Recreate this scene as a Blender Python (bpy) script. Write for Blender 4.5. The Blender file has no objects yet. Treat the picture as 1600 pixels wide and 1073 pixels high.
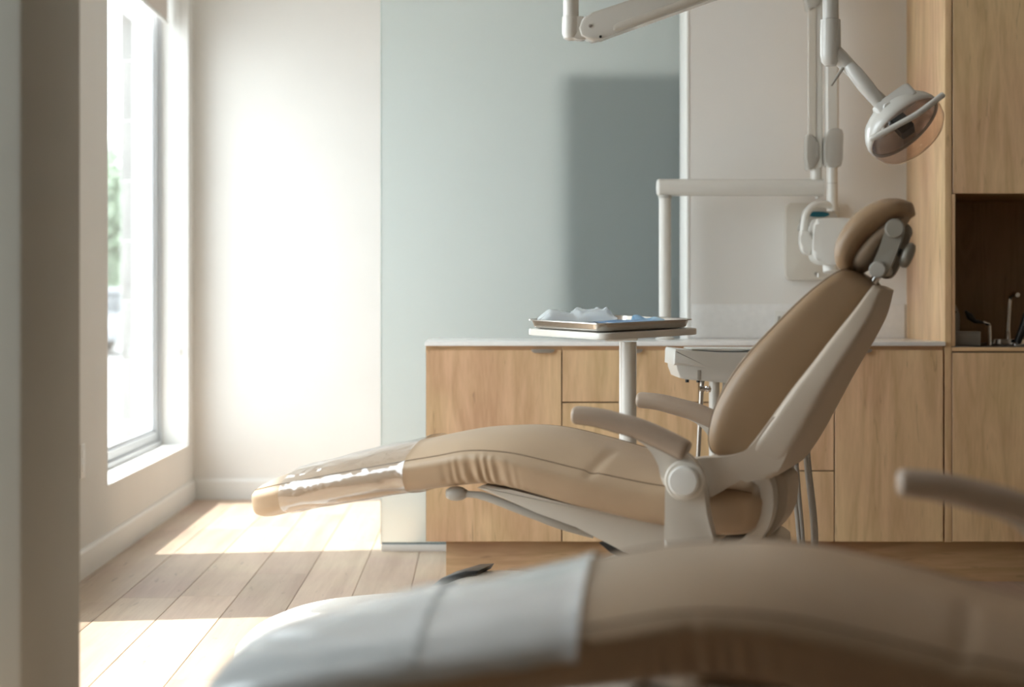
import bpy, bmesh, math, random
from mathutils import Vector, Matrix, Euler
R = math.radians
random.seed(7)
scene = bpy.context.scene
COL = scene.collection

# ------------------------------------------------------------------ camera, world, sun, exposure
F_PX = 2756.0
cam = bpy.data.cameras.new('camera')
cam.sensor_fit = 'HORIZONTAL'; cam.sensor_width = 36.0
cam.lens = F_PX / 1600 * 36.0
cam.shift_x = (800 - 745) / 1600
cam.shift_y = -(536.5 - 470) / 1600
cam.clip_start = 0.05; cam.clip_end = 300
cam.dof.use_dof = True; cam.dof.focus_distance = 5.4; cam.dof.aperture_fstop = 2.1
camo = bpy.data.objects.new('camera', cam); COL.objects.link(camo)
camo.location = (0, 0, 1.05); camo.rotation_euler = (R(90), 0, 0)
scene.camera = camo

w = bpy.data.worlds.new('sky'); scene.world = w; w.use_nodes = True
wn = w.node_tree.nodes; wl = w.node_tree.links
bg = wn['Background']; bg.inputs['Color'].default_value = (0.90, 0.955, 1.0, 1); bg.inputs['Strength'].default_value = 4.0

sun = bpy.data.lights.new('sun', 'SUN'); sun.energy = 4.6; sun.angle = R(0.8); sun.color = (1.0, 0.965, 0.92)
suno = bpy.data.objects.new('sun', sun); COL.objects.link(suno)
suno.rotation_euler = Vector((0.54, 0.085, -1.0)).to_track_quat('-Z', 'Y').to_euler()

vs = scene.view_settings
vs.view_transform = 'Standard'; vs.look = 'None'; vs.gamma = 1.0; vs.use_curve_mapping = False
vs.exposure = 0.90
scene.cycles.use_denoising = True
scene.cycles.max_bounces = 14; scene.cycles.diffuse_bounces = 8; scene.cycles.glossy_bounces = 6
scene.cycles.transmission_bounces = 10; scene.cycles.transparent_max_bounces = 16
scene.cycles.sample_clamp_indirect = 12.0

# ------------------------------------------------------------------ materials
MATS = {}
def mat(name, col, rough=0.5, metal=0.0, spec=0.5, coat=0.0, noise=0.0, nscale=8.0, bump=0.0, bscale=200.0, alpha=1.0, sheen=0.0):
    m = bpy.data.materials.new(name); m.use_nodes = True
    nt = m.node_tree; b = nt.nodes['Principled BSDF']
    b.inputs['Base Color'].default_value = (*col, 1); b.inputs['Roughness'].default_value = rough
    b.inputs['Metallic'].default_value = metal; b.inputs['Specular IOR Level'].default_value = spec
    b.inputs['Coat Weight'].default_value = coat
    tc = nt.nodes.new('ShaderNodeTexCoord')
    if noise > 0:
        n = nt.nodes.new('ShaderNodeTexNoise'); n.inputs['Scale'].default_value = nscale; n.inputs['Detail'].default_value = 4
        nt.links.new(tc.outputs['Object'], n.inputs['Vector'])
        r = nt.nodes.new('ShaderNodeValToRGB')
        r.color_ramp.elements[0].position = 0.3; r.color_ramp.elements[1].position = 0.7
        r.color_ramp.elements[0].color = (*[c * (1 - noise) for c in col], 1)
        r.color_ramp.elements[1].color = (*[min(1, c * (1 + noise)) for c in col], 1)
        nt.links.new(n.outputs['Fac'], r.inputs['Fac']); nt.links.new(r.outputs['Color'], b.inputs['Base Color'])
    if bump > 0:
        n2 = nt.nodes.new('ShaderNodeTexNoise'); n2.inputs['Scale'].default_value = bscale; n2.inputs['Detail'].default_value = 3
        nt.links.new(tc.outputs['Object'], n2.inputs['Vector'])
        bp = nt.nodes.new('ShaderNodeBump'); bp.inputs['Strength'].default_value = bump; bp.inputs['Distance'].default_value = 0.002
        nt.links.new(n2.outputs['Fac'], bp.inputs['Height']); nt.links.new(bp.outputs['Normal'], b.inputs['Normal'])
    MATS[name] = m
    return m

def wood(name, c_dark, c_light, axis, rough=0.45, var=0.12, fine=1.0, fig=1.0, stretch=0.09, dist=1.4, rings=9.0, flecks=0.5):
    """grain running along the given axis; every board gets its own offset and tone"""
    m = bpy.data.materials.new(name); m.use_nodes = True
    nt = m.node_tree; N = nt.nodes; L = nt.links; b = N['Principled BSDF']
    b.inputs['Roughness'].default_value = rough
    tc = N.new('ShaderNodeTexCoord'); oi = N.new('ShaderNodeObjectInfo')
    off = N.new('ShaderNodeVectorMath'); off.operation = 'SCALE'; off.inputs[0].default_value = (37.0, 53.0, 71.0)
    L.new(oi.outputs['Random'], off.inputs['Scale'])
    add = N.new('ShaderNodeVectorMath'); add.operation = 'ADD'
    L.new(tc.outputs['Object'], add.inputs[0]); L.new(off.outputs[0], add.inputs[1])
    mp = N.new('ShaderNodeMapping')
    s = [1.0, 1.0, 1.0]; s['xyz'.index(axis)] = stretch
    mp.inputs['Scale'].default_value = s
    L.new(add.outputs[0], mp.inputs['Vector'])
    n1 = N.new('ShaderNodeTexNoise'); n1.inputs['Scale'].default_value = 9.0 * fig; n1.inputs['Detail'].default_value = 3; n1.inputs['Distortion'].default_value = dist
    L.new(mp.outputs[0], n1.inputs['Vector'])
    # ring lines: fold the low noise into bands
    mul = N.new('ShaderNodeMath'); mul.operation = 'MULTIPLY'; mul.inputs[1].default_value = rings
    L.new(n1.outputs['Fac'], mul.inputs[0])
    fr = N.new('ShaderNodeMath'); fr.operation = 'PINGPONG'; fr.inputs[1].default_value = 1.0
    L.new(mul.outputs[0], fr.inputs[0])
    n2 = N.new('ShaderNodeTexNoise'); n2.inputs['Scale'].default_value = 120.0 * fine; n2.inputs['Detail'].default_value = 4
    L.new(mp.outputs[0], n2.inputs['Vector'])
    mx = N.new('ShaderNodeMix'); mx.data_type = 'FLOAT'; mx.inputs[0].default_value = 0.5
    L.new(fr.outputs[0], mx.inputs[2]); L.new(n2.outputs['Fac'], mx.inputs[3])
    # knots and flecks
    vo = N.new('ShaderNodeTexNoise'); vo.inputs['Scale'].default_value = 2.2; vo.inputs['Detail'].default_value = 2
    L.new(add.outputs[0], vo.inputs['Vector'])
    mx2 = N.new('ShaderNodeMix'); mx2.data_type = 'FLOAT'; mx2.inputs[0].default_value = 0.35
    L.new(mx.outputs[0], mx2.inputs[2]); L.new(vo.outputs['Fac'], mx2.inputs[3])
    r = N.new('ShaderNodeValToRGB')
    r.color_ramp.elements[0].position = 0.2; r.color_ramp.elements[1].position = 0.75
    r.color_ramp.elements[0].color = (*c_dark, 1); r.color_ramp.elements[1].color = (*c_light, 1)
    L.new(mx2.outputs[0], r.inputs['Fac'])
    hsv = N.new('ShaderNodeHueSaturation')
    mr = N.new('ShaderNodeMapRange'); mr.inputs['To Min'].default_value = 1 - var; mr.inputs['To Max'].default_value = 1 + var
    L.new(oi.outputs['Random'], mr.inputs['Value']); L.new(mr.outputs[0], hsv.inputs['Value'])
    # short dark mineral streaks and a slow drift between pinker and yellower wood
    mp3 = N.new('ShaderNodeMapping'); s3 = [1.0, 1.0, 1.0]; s3['xyz'.index(axis)] = 0.16
    mp3.inputs['Scale'].default_value = s3; L.new(add.outputs[0], mp3.inputs['Vector'])
    n3 = N.new('ShaderNodeTexNoise'); n3.inputs['Scale'].default_value = 46.0; n3.inputs['Detail'].default_value = 2; n3.inputs['Distortion'].default_value = 0.6
    L.new(mp3.outputs[0], n3.inputs['Vector'])
    fk = N.new('ShaderNodeMapRange'); fk.inputs['From Min'].default_value = 0.66; fk.inputs['From Max'].default_value = 0.76
    fk.inputs['To Min'].default_value = 0.0; fk.inputs['To Max'].default_value = flecks; L.new(n3.outputs['Fac'], fk.inputs['Value'])
    mc = N.new('ShaderNodeMix'); mc.data_type = 'RGBA'; L.new(fk.outputs[0], mc.inputs[0])
    L.new(r.outputs['Color'], mc.inputs[6]); mc.inputs[7].default_value = (*[c * 0.55 for c in c_dark], 1)
    hm = N.new('ShaderNodeMapRange'); hm.inputs['From Min'].default_value = 0.3; hm.inputs['From Max'].default_value = 0.7
    hm.inputs['To Min'].default_value = 0.488; hm.inputs['To Max'].default_value = 0.510; L.new(vo.outputs['Fac'], hm.inputs['Value'])
    L.new(hm.outputs[0], hsv.inputs['Hue'])
    L.new(mc.outputs[2], hsv.inputs['Color']); L.new(hsv.outputs['Color'], b.inputs['Base Color'])
    bp = N.new('ShaderNodeBump'); bp.inputs['Strength'].default_value = 0.12; bp.inputs['Distance'].default_value = 0.001
    L.new(n2.outputs['Fac'], bp.inputs['Height']); L.new(bp.outputs['Normal'], b.inputs['Normal'])
    MATS[name] = m
    return m

def film(name, tint, gloss_rough, milk, bump=0.5, bscale=25.0, ior=1.5, milkcol=(0.9, 0.95, 0.97)):
    """thin clear sheet: see-through, mirror-like at grazing angles, a share of milky scatter"""
    m = bpy.data.materials.new(name); m.use_nodes = True
    nt = m.node_tree; N = nt.nodes; L = nt.links
    for n in list(N):
        if n.type != 'OUTPUT_MATERIAL': N.remove(n)
    out = [n for n in N if n.type == 'OUTPUT_MATERIAL'][0]
    tr = N.new('ShaderNodeBsdfTransparent'); tr.inputs[0].default_value = (*tint, 1)
    gl = N.new('ShaderNodeBsdfGlossy'); gl.inputs['Roughness'].default_value = gloss_rough
    df = N.new('ShaderNodeBsdfDiffuse'); df.inputs[0].default_value = (*milkcol, 1)
    # Schlick reflectance, alike from both sides of the sheet
    lw = N.new('ShaderNodeLayerWeight'); lw.inputs['Blend'].default_value = 0.5
    pw = N.new('ShaderNodeMath'); pw.operation = 'POWER'; pw.inputs[1].default_value = 5.0; L.new(lw.outputs['Facing'], pw.inputs[0])
    f0 = ((ior - 1) / (ior + 1)) ** 2
    fr = N.new('ShaderNodeMath'); fr.operation = 'MULTIPLY_ADD'; fr.inputs[1].default_value = 1 - f0; fr.inputs[2].default_value = f0; L.new(pw.outputs[0], fr.inputs[0])
    m1 = N.new('ShaderNodeMixShader'); m1.inputs[0].default_value = milk
    L.new(tr.outputs[0], m1.inputs[1]); L.new(df.outputs[0], m1.inputs[2])
    m2 = N.new('ShaderNodeMixShader'); L.new(fr.outputs[0], m2.inputs[0]); L.new(m1.outputs[0], m2.inputs[1]); L.new(gl.outputs[0], m2.inputs[2])
    L.new(m2.outputs[0], out.inputs[0])
    if bump > 0:
        tc = N.new('ShaderNodeTexCoord')
        n = N.new('ShaderNodeTexNoise'); n.inputs['Scale'].default_value = bscale; n.inputs['Detail'].default_value = 2
        L.new(tc.outputs['Object'], n.inputs['Vector'])
        bp = N.new('ShaderNodeBump'); bp.inputs['Strength'].default_value = bump; bp.inputs['Distance'].default_value = 0.01
        L.new(n.outputs['Fac'], bp.inputs['Height'])
        L.new(bp.outputs[0], gl.inputs['Normal']); L.new(bp.outputs[0], lw.inputs['Normal'])
    MATS[name] = m
    return m

def frosted(name, col, rough, milk):
    m = bpy.data.materials.new(name); m.use_nodes = True
    nt = m.node_tree; N = nt.nodes; L = nt.links
    for n in list(N):
        if n.type != 'OUTPUT_MATERIAL': N.remove(n)
    out = [n for n in N if n.type == 'OUTPUT_MATERIAL'][0]
    rf = N.new('ShaderNodeBsdfRefraction'); rf.inputs['Color'].default_value = (*col, 1); rf.inputs['Roughness'].default_value = rough; rf.inputs['IOR'].default_value = 1.2
    df = N.new('ShaderNodeBsdfDiffuse'); df.inputs[0].default_value = (0.80, 0.86, 0.85, 1)
    tl = N.new('ShaderNodeBsdfTranslucent'); tl.inputs[0].default_value = (0.84, 0.92, 0.91, 1)
    gl = N.new('ShaderNodeBsdfGlossy'); gl.inputs['Roughness'].default_value = 0.28
    a = N.new('ShaderNodeMixShader'); a.inputs[0].default_value = 0.35; L.new(df.outputs[0], a.inputs[1]); L.new(tl.outputs[0], a.inputs[2])
    m1 = N.new('ShaderNodeMixShader'); m1.inputs[0].default_value = milk; L.new(rf.outputs[0], m1.inputs[1]); L.new(a.outputs[0], m1.inputs[2])
    m2 = N.new('ShaderNodeMixShader'); m2.inputs[0].default_value = 0.04; L.new(m1.outputs[0], m2.inputs[1]); L.new(gl.outputs[0], m2.inputs[2])
    L.new(m2.outputs[0], out.inputs[0])
    MATS[name] = m
    return m

mat('wall_paint', (0.765, 0.745, 0.71), 0.85, noise=0.015, nscale=3, bump=0.05, bscale=300)
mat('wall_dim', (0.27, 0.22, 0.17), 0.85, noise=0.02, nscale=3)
mat('pier_shaded', (0.33, 0.315, 0.27), 0.85, noise=0.02, nscale=3)  # wall colour darkened: the shade on the pier is put into the colour
mat('trim_white', (0.82, 0.81, 0.78), 0.5)
mat('ceiling_white', (0.86, 0.85, 0.83), 0.9)
mat('vinyl_white', (0.62, 0.64, 0.66), 0.35)
mat('blind_fabric', (0.72, 0.64, 0.58), 0.9, bump=0.2, bscale=600)
mat('stone', (0.24, 0.225, 0.215), 0.9, noise=0.08, nscale=6, bump=0.3, bscale=60)
mat('paving', (0.42, 0.42, 0.42), 0.9, noise=0.06, nscale=1.2)
mat('leaf', (0.26, 0.34, 0.24), 0.6, noise=0.3, nscale=1.5)
mat('bark', (0.18, 0.14, 0.10), 0.9, noise=0.2, nscale=8)
mat('car_paint', (0.35, 0.37, 0.40), 0.25, metal=0.4)
mat('car_glass', (0.05, 0.06, 0.07), 0.1)
mat('tyre', (0.03, 0.03, 0.03), 0.8)
wood('oak_floor', (0.42, 0.30, 0.21), (0.60, 0.465, 0.35), 'y', rough=0.5, var=0.12, fine=1.1, fig=0.9, stretch=0.045, dist=0.5, rings=6.0)
mat('floor_base', (0.10, 0.07, 0.05), 0.9)
wood('maple_v', (0.52, 0.335, 0.18), (0.76, 0.525, 0.315), 'z', rough=0.40, var=0.05, fig=0.75, stretch=0.13, dist=1.0, rings=8.0)
wood('maple_h', (0.47, 0.29, 0.15), (0.66, 0.44, 0.25), 'x', rough=0.45, var=0.04, fig=0.8, stretch=0.10)
wood('maple_shaded', (0.20, 0.11, 0.045), (0.28, 0.16, 0.07), 'z', rough=0.5, var=0.03)  # darker copy of the maple, with the niche's inner shade painted in
mat('carcass', (0.22, 0.13, 0.07), 0.7)
mat('quartz', (0.80, 0.79, 0.77), 0.25, noise=0.03, nscale=40)
mat('pull_steel', (0.52, 0.49, 0.45), 0.35, metal=0.9)
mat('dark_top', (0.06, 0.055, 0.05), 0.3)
mat('leather', (0.46, 0.335, 0.22), 0.40, noise=0.05, nscale=6, bump=0.10, bscale=500)
mat('leather_brown', (0.27, 0.172, 0.092), 0.42, noise=0.06, nscale=7, bump=0.10, bscale=500)
mat('pad_leather', (0.37, 0.285, 0.215), 0.42, noise=0.04, nscale=9, bump=0.10, bscale=500)
mat('bracket_grey', (0.27, 0.25, 0.21), 0.42)
mat('head_tan', (0.27, 0.20, 0.135), 0.5)
mat('seal_dark', (0.05, 0.10, 0.11), 0.4)
mat('stitch', (0.17, 0.115, 0.075), 0.8)
mat('plastic_ivory', (0.62, 0.58, 0.51), 0.38)
mat('plastic_shell', (0.49, 0.415, 0.33), 0.42)
mat('plastic_white', (0.72, 0.71, 0.67), 0.32)
mat('plastic_grey', (0.42, 0.40, 0.36), 0.42)
mat('enamel', (0.66, 0.64, 0.59), 0.25, coat=0.3)
mat('lamp_grey', (0.58, 0.575, 0.54), 0.22, coat=0.4)
mat('black', (0.018, 0.017, 0.016), 0.4)
mat('chrome', (0.80, 0.80, 0.80), 0.10, metal=1.0)
mat('steel', (0.58, 0.54, 0.49), 0.24, metal=1.0)
mat('brushed', (0.45, 0.43, 0.40), 0.4, metal=0.7)
mat('hose', (0.36, 0.33, 0.29), 0.5)
mat('teal', (0.012, 0.085, 0.115), 0.2)
mat('reflector', (0.62, 0.53, 0.47), 0.22, metal=0.75)
mat('blue_paper', (0.48, 0.67, 0.86), 0.8, bump=0.4, bscale=80)
mat('blue_wrap', (0.52, 0.74, 0.90), 0.45, bump=0.2, bscale=60)
mat('white_paper', (0.86, 0.87, 0.88), 0.7)
mat('slate', (0.022, 0.033, 0.031), 0.6)
mat('grey_box', (0.30, 0.28, 0.25), 0.4)
mat('bottle_plastic', (0.30, 0.27, 0.23), 0.35)
film('pane_glass', (0.96, 0.98, 0.98), 0.0, 0.0, bump=0)
film('clear_sleeve', (0.96, 0.95, 0.94), 0.07, 0.06, bump=0.55, bscale=16, ior=2.3)
film('milky_sleeve', (0.92, 0.95, 0.96), 0.18, 0.68, bump=0.35, bscale=12, ior=2.3)
film('pouch_film', (0.78, 0.87, 0.92), 0.14, 0.55, bump=0.5, bscale=40, ior=1.5)
film('lamp_shield', (0.93, 0.84, 0.79), 0.04, 0.03, bump=0, ior=1.5)
frosted('frosted_glass', (0.94, 0.985, 0.99), 0.46, 0.24)
mat('glass_edge', (0.55, 0.75, 0.72), 0.15)

# ------------------------------------------------------------------ helpers
def tag(o, label=None, cat=None, group=None, kind=None):
    if label: o['label'] = label
    if cat: o['category'] = cat
    if group: o['group'] = group
    if kind: o['kind'] = kind
    return o

def empty(name, loc=(0, 0, 0), rz=0.0):
    o = bpy.data.objects.new(name, None); COL.objects.link(o)
    o.location = loc; o.rotation_euler = (0, 0, rz); o.empty_display_size = 0.1
    return o

def link(name, me, m, parent=None, smooth=True, loc=None):
    if m: me.materials.append(MATS[m])
    if smooth:
        for p in me.polygons: p.use_smooth = True
    o = bpy.data.objects.new(name, me); COL.objects.link(o)
    if parent: o.parent = parent
    if loc: o.location = loc
    return o

def from_bm(name, bm, m, parent=None, smooth=False, loc=None, angle=None):
    bmesh.ops.recalc_face_normals(bm, faces=bm.faces[:])
    me = bpy.data.meshes.new(name); bm.to_mesh(me); bm.free()
    if angle:
        for p in me.polygons: p.use_smooth = True
        me.set_sharp_from_angle(angle=R(angle))
        smooth = False
    return link(name, me, m, parent, smooth, loc)

def bm_box(bm, x0, x1, y0, y1, z0, z1, bev=0.0, seg=1):
    vs_ = [bm.verts.new(p) for p in ((x0, y0, z0), (x1, y0, z0), (x1, y1, z0), (x0, y1, z0), (x0, y0, z1), (x1, y0, z1), (x1, y1, z1), (x0, y1, z1))]
    fs = [bm.faces.new([vs_[i] for i in f]) for f in ((3, 2, 1, 0), (4, 5, 6, 7), (0, 1, 5, 4), (1, 2, 6, 5), (2, 3, 7, 6), (3, 0, 4, 7))]
    if bev > 0:
        es = list({e for f in fs for e in f.edges})
        bmesh.ops.bevel(bm, geom=es, offset=bev, segments=seg, profile=0.5, affect='EDGES')

def box(name, x0, x1, y0, y1, z0, z1, m, parent=None, bev=0.0, seg=2):
    """box whose own origin sits at its centre"""
    cx, cy, cz = (x0 + x1) / 2, (y0 + y1) / 2, (z0 + z1) / 2
    bm = bmesh.new(); bm_box(bm, x0 - cx, x1 - cx, y0 - cy, y1 - cy, z0 - cz, z1 - cz, bev, seg)
    return from_bm(name, bm, m, parent, loc=(cx, cy, cz), angle=35 if bev else None)

def boxes(name, lst, m, parent=None, bev=0.0):
    bm = bmesh.new()
    for b in lst: bm_box(bm, *b, bev)
    return from_bm(name, bm, m, parent, angle=35 if bev else None)

def catmull(pts, n):
    """n samples along a smooth curve through the points (tuples of any length)"""
    P = [tuple(p) for p in pts]; k = len(P) - 1
    out = []
    for i in range(n):
        t = i / (n - 1) * k; j = min(int(t), k - 1); f = t - j
        p0 = P[max(j - 1, 0)]; p1 = P[j]; p2 = P[j + 1]; p3 = P[min(j + 2, k)]
        out.append(tuple(0.5 * (2 * b + (c - a) * f + (2 * a - 5 * b + 4 * c - d) * f * f + (3 * b - a - 3 * c + d) * f ** 3) for a, b, c, d in zip(p0, p1, p2, p3)))
    return out

def closed_smooth(pts, per=5):
    n = len(pts); out = []
    for j in range(n):
        p0, p1, p2, p3 = pts[j - 1], pts[j], pts[(j + 1) % n], pts[(j + 2) % n]
        for s in range(per):
            f = s / per
            out.append(tuple(0.5 * (2 * b + (c - a) * f + (2 * a - 5 * b + 4 * c - d) * f * f + (3 * b - a - 3 * c + d) * f ** 3) for a, b, c, d in zip(p0, p1, p2, p3)))
    return out

def bm_loft(bm, rings, cap=True, closed=True):
    V = [[bm.verts.new(p) for p in r] for r in rings]
    n = len(V[0])
    for a, b in zip(V, V[1:]):
        for i in range(n if closed else n - 1):
            j = (i + 1) % n
            bm.faces.new((a[i], a[j], b[j], b[i]))
    if cap:
        bm.faces.new(V[0][::-1]); bm.faces.new(V[-1])
    return V

def loft(name, rings, m, parent=None, cap=True, closed=True, angle=60, loc=None):
    bm = bmesh.new(); bm_loft(bm, rings, cap, closed)
    return from_bm(name, bm, m, parent, angle=angle, loc=loc)

def tube_rings(path, rad, n=12):
    P = [Vector(p) for p in path]
    rings = []; up = None
    for i, p in enumerate(P):
        t = (P[min(i + 1, len(P) - 1)] - P[max(i - 1, 0)]).normalized()
        if up is None:
            up = Vector((0, 0, 1)) if abs(t.z) < 0.9 else Vector((1, 0, 0))
        a = t.cross(up).normalized(); up = a.cross(t).normalized()
        r = rad[i] if isinstance(rad, (list, tuple)) else rad
        rings.append([p + a * (math.cos(q) * r) + up * (math.sin(q) * r) for q in (2 * math.pi * k / n for k in range(n))])
    return rings

def bm_tube(bm, path, rad, n=12): bm_loft(bm, tube_rings(path, rad, n))

def tube(name, path, rad, m, parent=None, n=12, loc=None):
    bm = bmesh.new(); bm_tube(bm, path, rad, n)
    return from_bm(name, bm, m, parent, angle=50, loc=loc)

def bm_lathe(bm, prof, n=32, mtx=None, cap=True):
    """prof: (r, h) pairs about the z axis, moved by mtx"""
    mtx = mtx or Matrix()
    rings = [[mtx @ Vector((r * math.cos(2 * math.pi * k / n), r * math.sin(2 * math.pi * k / n), h)) for k in range(n)] for r, h in prof]
    bm_loft(bm, rings, cap=cap)
    if not cap: bmesh.ops.remove_doubles(bm, verts=bm.verts[:], dist=1e-6)

def lathe(name, prof, m, parent=None, n=32, mtx=None, loc=None, angle=35, hollow=False, open_=False):
    bm = bmesh.new(); bm_lathe(bm, prof + prof[:1] if hollow else prof, n, mtx, not (hollow or open_))
    return from_bm(name, bm, m, parent, angle=angle, loc=loc)

def axis_mtx(p, d):
    return Matrix.Translation(Vector(p)) @ Vector(d).normalized().to_track_quat('Z', 'Y').to_matrix().to_4x4()

def bm_prism(bm, poly, a0, a1, plane='xz', bev=0.0, seg=2):
    """polygon in a plane extruded along the third axis from a0 to a1"""
    def P(p, a):
        return (p[0], a, p[1]) if plane == 'xz' else ((p[0], p[1], a) if plane == 'xy' else (a, p[0], p[1]))
    A = [bm.verts.new(P(p, a0)) for p in poly]; B = [bm.verts.new(P(p, a1)) for p in poly]
    n = len(poly); fs = [bm.faces.new(A[::-1]), bm.faces.new(B)]
    caps = list(fs[0].edges) + list(fs[1].edges)
    for i in range(n): bm.faces.new((A[i], A[(i + 1) % n], B[(i + 1) % n], B[i]))
    if bev > 0: bmesh.ops.bevel(bm, geom=caps, offset=bev, segments=seg, profile=0.5, affect='EDGES')

def prism(name, poly, a0, a1, m, parent=None, plane='xz', bev=0.0, loc=None, angle=40):
    bm = bmesh.new(); bm_prism(bm, poly, a0, a1, plane, bev)
    return from_bm(name, bm, m, parent, loc=loc, angle=angle)

def superring(C, A, B, p, n=40):
    """superellipse ring: centre C, half axes A and B (vectors), exponent p"""
    out = []
    for k in range(n):
        q = 2 * math.pi * (k + 0.5) / n
        c, s = math.cos(q), math.sin(q)
        out.append(C + A * (math.copysign(abs(c) ** (2 / p), c)) + B * (math.copysign(abs(s) ** (2 / p), s)))
    return out

def rrect(x0, x1, y0, y1, r, n=6):
    pts = []
    for cx, cy, a in ((x1 - r, y1 - r, 0), (x0 + r, y1 - r, 90), (x0 + r, y0 + r, 180), (x1 - r, y0 + r, 270)):
        for k in range(n + 1):
            q = R(a + 90 * k / n); pts.append((cx + r * math.cos(q), cy + r * math.sin(q)))
    return pts

def kids(o): return [c for c in bpy.data.objects if c.parent == o]
def copy_tree(o, parent=None):
    c = o.copy(); COL.objects.link(c); c.parent = parent
    for ch in kids(o): copy_tree(ch, c)
    return c

def X(px, Y): return (px - 745) * Y / F_PX
def Z(py, Y): return 1.05 - (py - 470) * Y / F_PX

# ------------------------------------------------------------------ the room
XL, YB, XR, YF, ZC = -1.5, 9.34, 3.0, -1.2, 2.9
YW = 7.08                    # white wall behind the worktop
W1 = (7.16, 9.17); W2 = (3.82, 5.80); W3 = (2.35, 3.25)   # windows along the left wall
ZS, ZH = 0.298, 2.84         # sill, head

# floor of oak planks, each plank its own piece
floor = box('floor', XL - 0.02, XR, YF, YB, -0.08, -0.014, 'floor_base'); tag(floor, kind='structure')
PW = 0.2045; x0 = -0.239 - PW * 7
row = 0
plank_meshes = {}
while x0 < XR:
    a, b_ = max(x0, XL), min(x0 + PW, XR)
    y = YF - random.uniform(0, 1.6)
    if row == 2: y = 6.24 - 4 * 1.9
    if row == 4: y = 6.79 - 4 * 1.9
    while y < YB:
        ya, yb = max(y, YF), min(y + 1.9, YB)
        if yb - ya > 0.02 and b_ - a > 0.01:
            key = (round(b_ - a, 3), round(yb - ya, 3))
            if key not in plank_meshes:
                bm = bmesh.new(); hx, hy = (b_ - a) / 2 - 0.0009, (yb - ya) / 2 - 0.0009
                bm_box(bm, -hx, hx, -hy, hy, -0.014, 0.0, 0.0012)
                me = bpy.data.meshes.new('plank'); bmesh.ops.recalc_face_normals(bm, faces=bm.faces[:]); bm.to_mesh(me); bm.free(); me.materials.append(MATS['oak_floor'])
                plank_meshes[key] = me
            o = bpy.data.objects.new('plank', plank_meshes[key]); COL.objects.link(o); o.parent = floor
            o.location = Vector(((a + b_) / 2, (ya + yb) / 2, 0)) - floor.location
        y += 1.9
    x0 += PW; row += 1

# left wall with three window openings
T0, T1 = XL - 0.29, XL
segs = []
ys = [YF]
for a, b_ in (W3, W2, W1): ys += [a, b_]
ys.append(YB)
for i in range(0, len(ys), 2): segs.append((T0, T1, ys[i], ys[i + 1], -0.05, ZC + 0.05))
for a, b_ in (W3, W2, W1): segs += [(T0, T1, a, b_, -0.05, ZS), (T0, T1, a, b_, ZH, ZC + 0.05)]
wl_ = boxes('wall_left', segs, 'wall_paint'); tag(wl_, kind='structure')
# stone facing outside the far jamb of the window
for k in range(11):
    z0 = 1.363 - 0.312 * 4 + 0.312 * k
    box('stone', T0 - 0.055 - 0.004 * (k % 2), T0, W1[1], W1[1] + 0.6, z0 + 0.004, z0 + 0.308, 'stone', wl_, bev=0.004)
boxes('mortar', [(T0 - 0.045, T0, W1[1] + 0.006, W1[1] + 0.6, -0.1, 3.5)], 'trim_white', wl_)

tag(boxes('wall_back', [(XL - 0.29, XR, YB, YB + 0.15, -0.05, ZC + 0.05)], 'wall_paint'), kind='structure')
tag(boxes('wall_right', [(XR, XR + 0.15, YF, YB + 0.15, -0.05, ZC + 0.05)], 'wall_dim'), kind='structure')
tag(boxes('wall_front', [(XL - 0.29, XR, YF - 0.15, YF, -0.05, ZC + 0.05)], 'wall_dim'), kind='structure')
tag(boxes('ceiling', [(XL - 0.29, XR + 0.15, YF - 0.15, YB + 0.15, ZC, ZC + 0.15)], 'ceiling_white'), kind='structure')
tag(boxes('wall_partition', [(0.853, XR, YW, YW + 0.24, 0, ZC)], 'wall_paint'), kind='structure')
tag(box('trim_1', 0.842, 0.853, YW - 0.004, YW + 0.24, 0, ZC, 'trim_white', bev=0.002), kind='structure')
# pier standing out of the left wall close to the camera
tag(box('wall_pier', XL, -0.85, 3.29, 3.78, 0, ZC, 'pier_shaded', bev=0.004), kind='structure')

def baseboard(name, x0, x1, y0, y1, along):
    h = 0.108
    if along == 'y': prof = [(x0, 0), (x1, 0), (x1, h - 0.012), (x1 - 0.006, h), (x0, h)]
    bm = bmesh.new()
    if along == 'y': bm_prism(bm, prof, y0, y1, 'xz')
    else: bm_prism(bm, [(y1, 0), (y0, 0), (y0, h - 0.012), (y0 + 0.006, h), (y1, h)], x0, x1, 'yz')
    return tag(from_bm(name, bm, 'trim_white'), kind='structure')
baseboard('baseboard_left', XL, XL + 0.014, 3.78, YB, 'y')
baseboard('baseboard_back', XL + 0.014, XR, YB - 0.014, YB, 'x')

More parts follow.
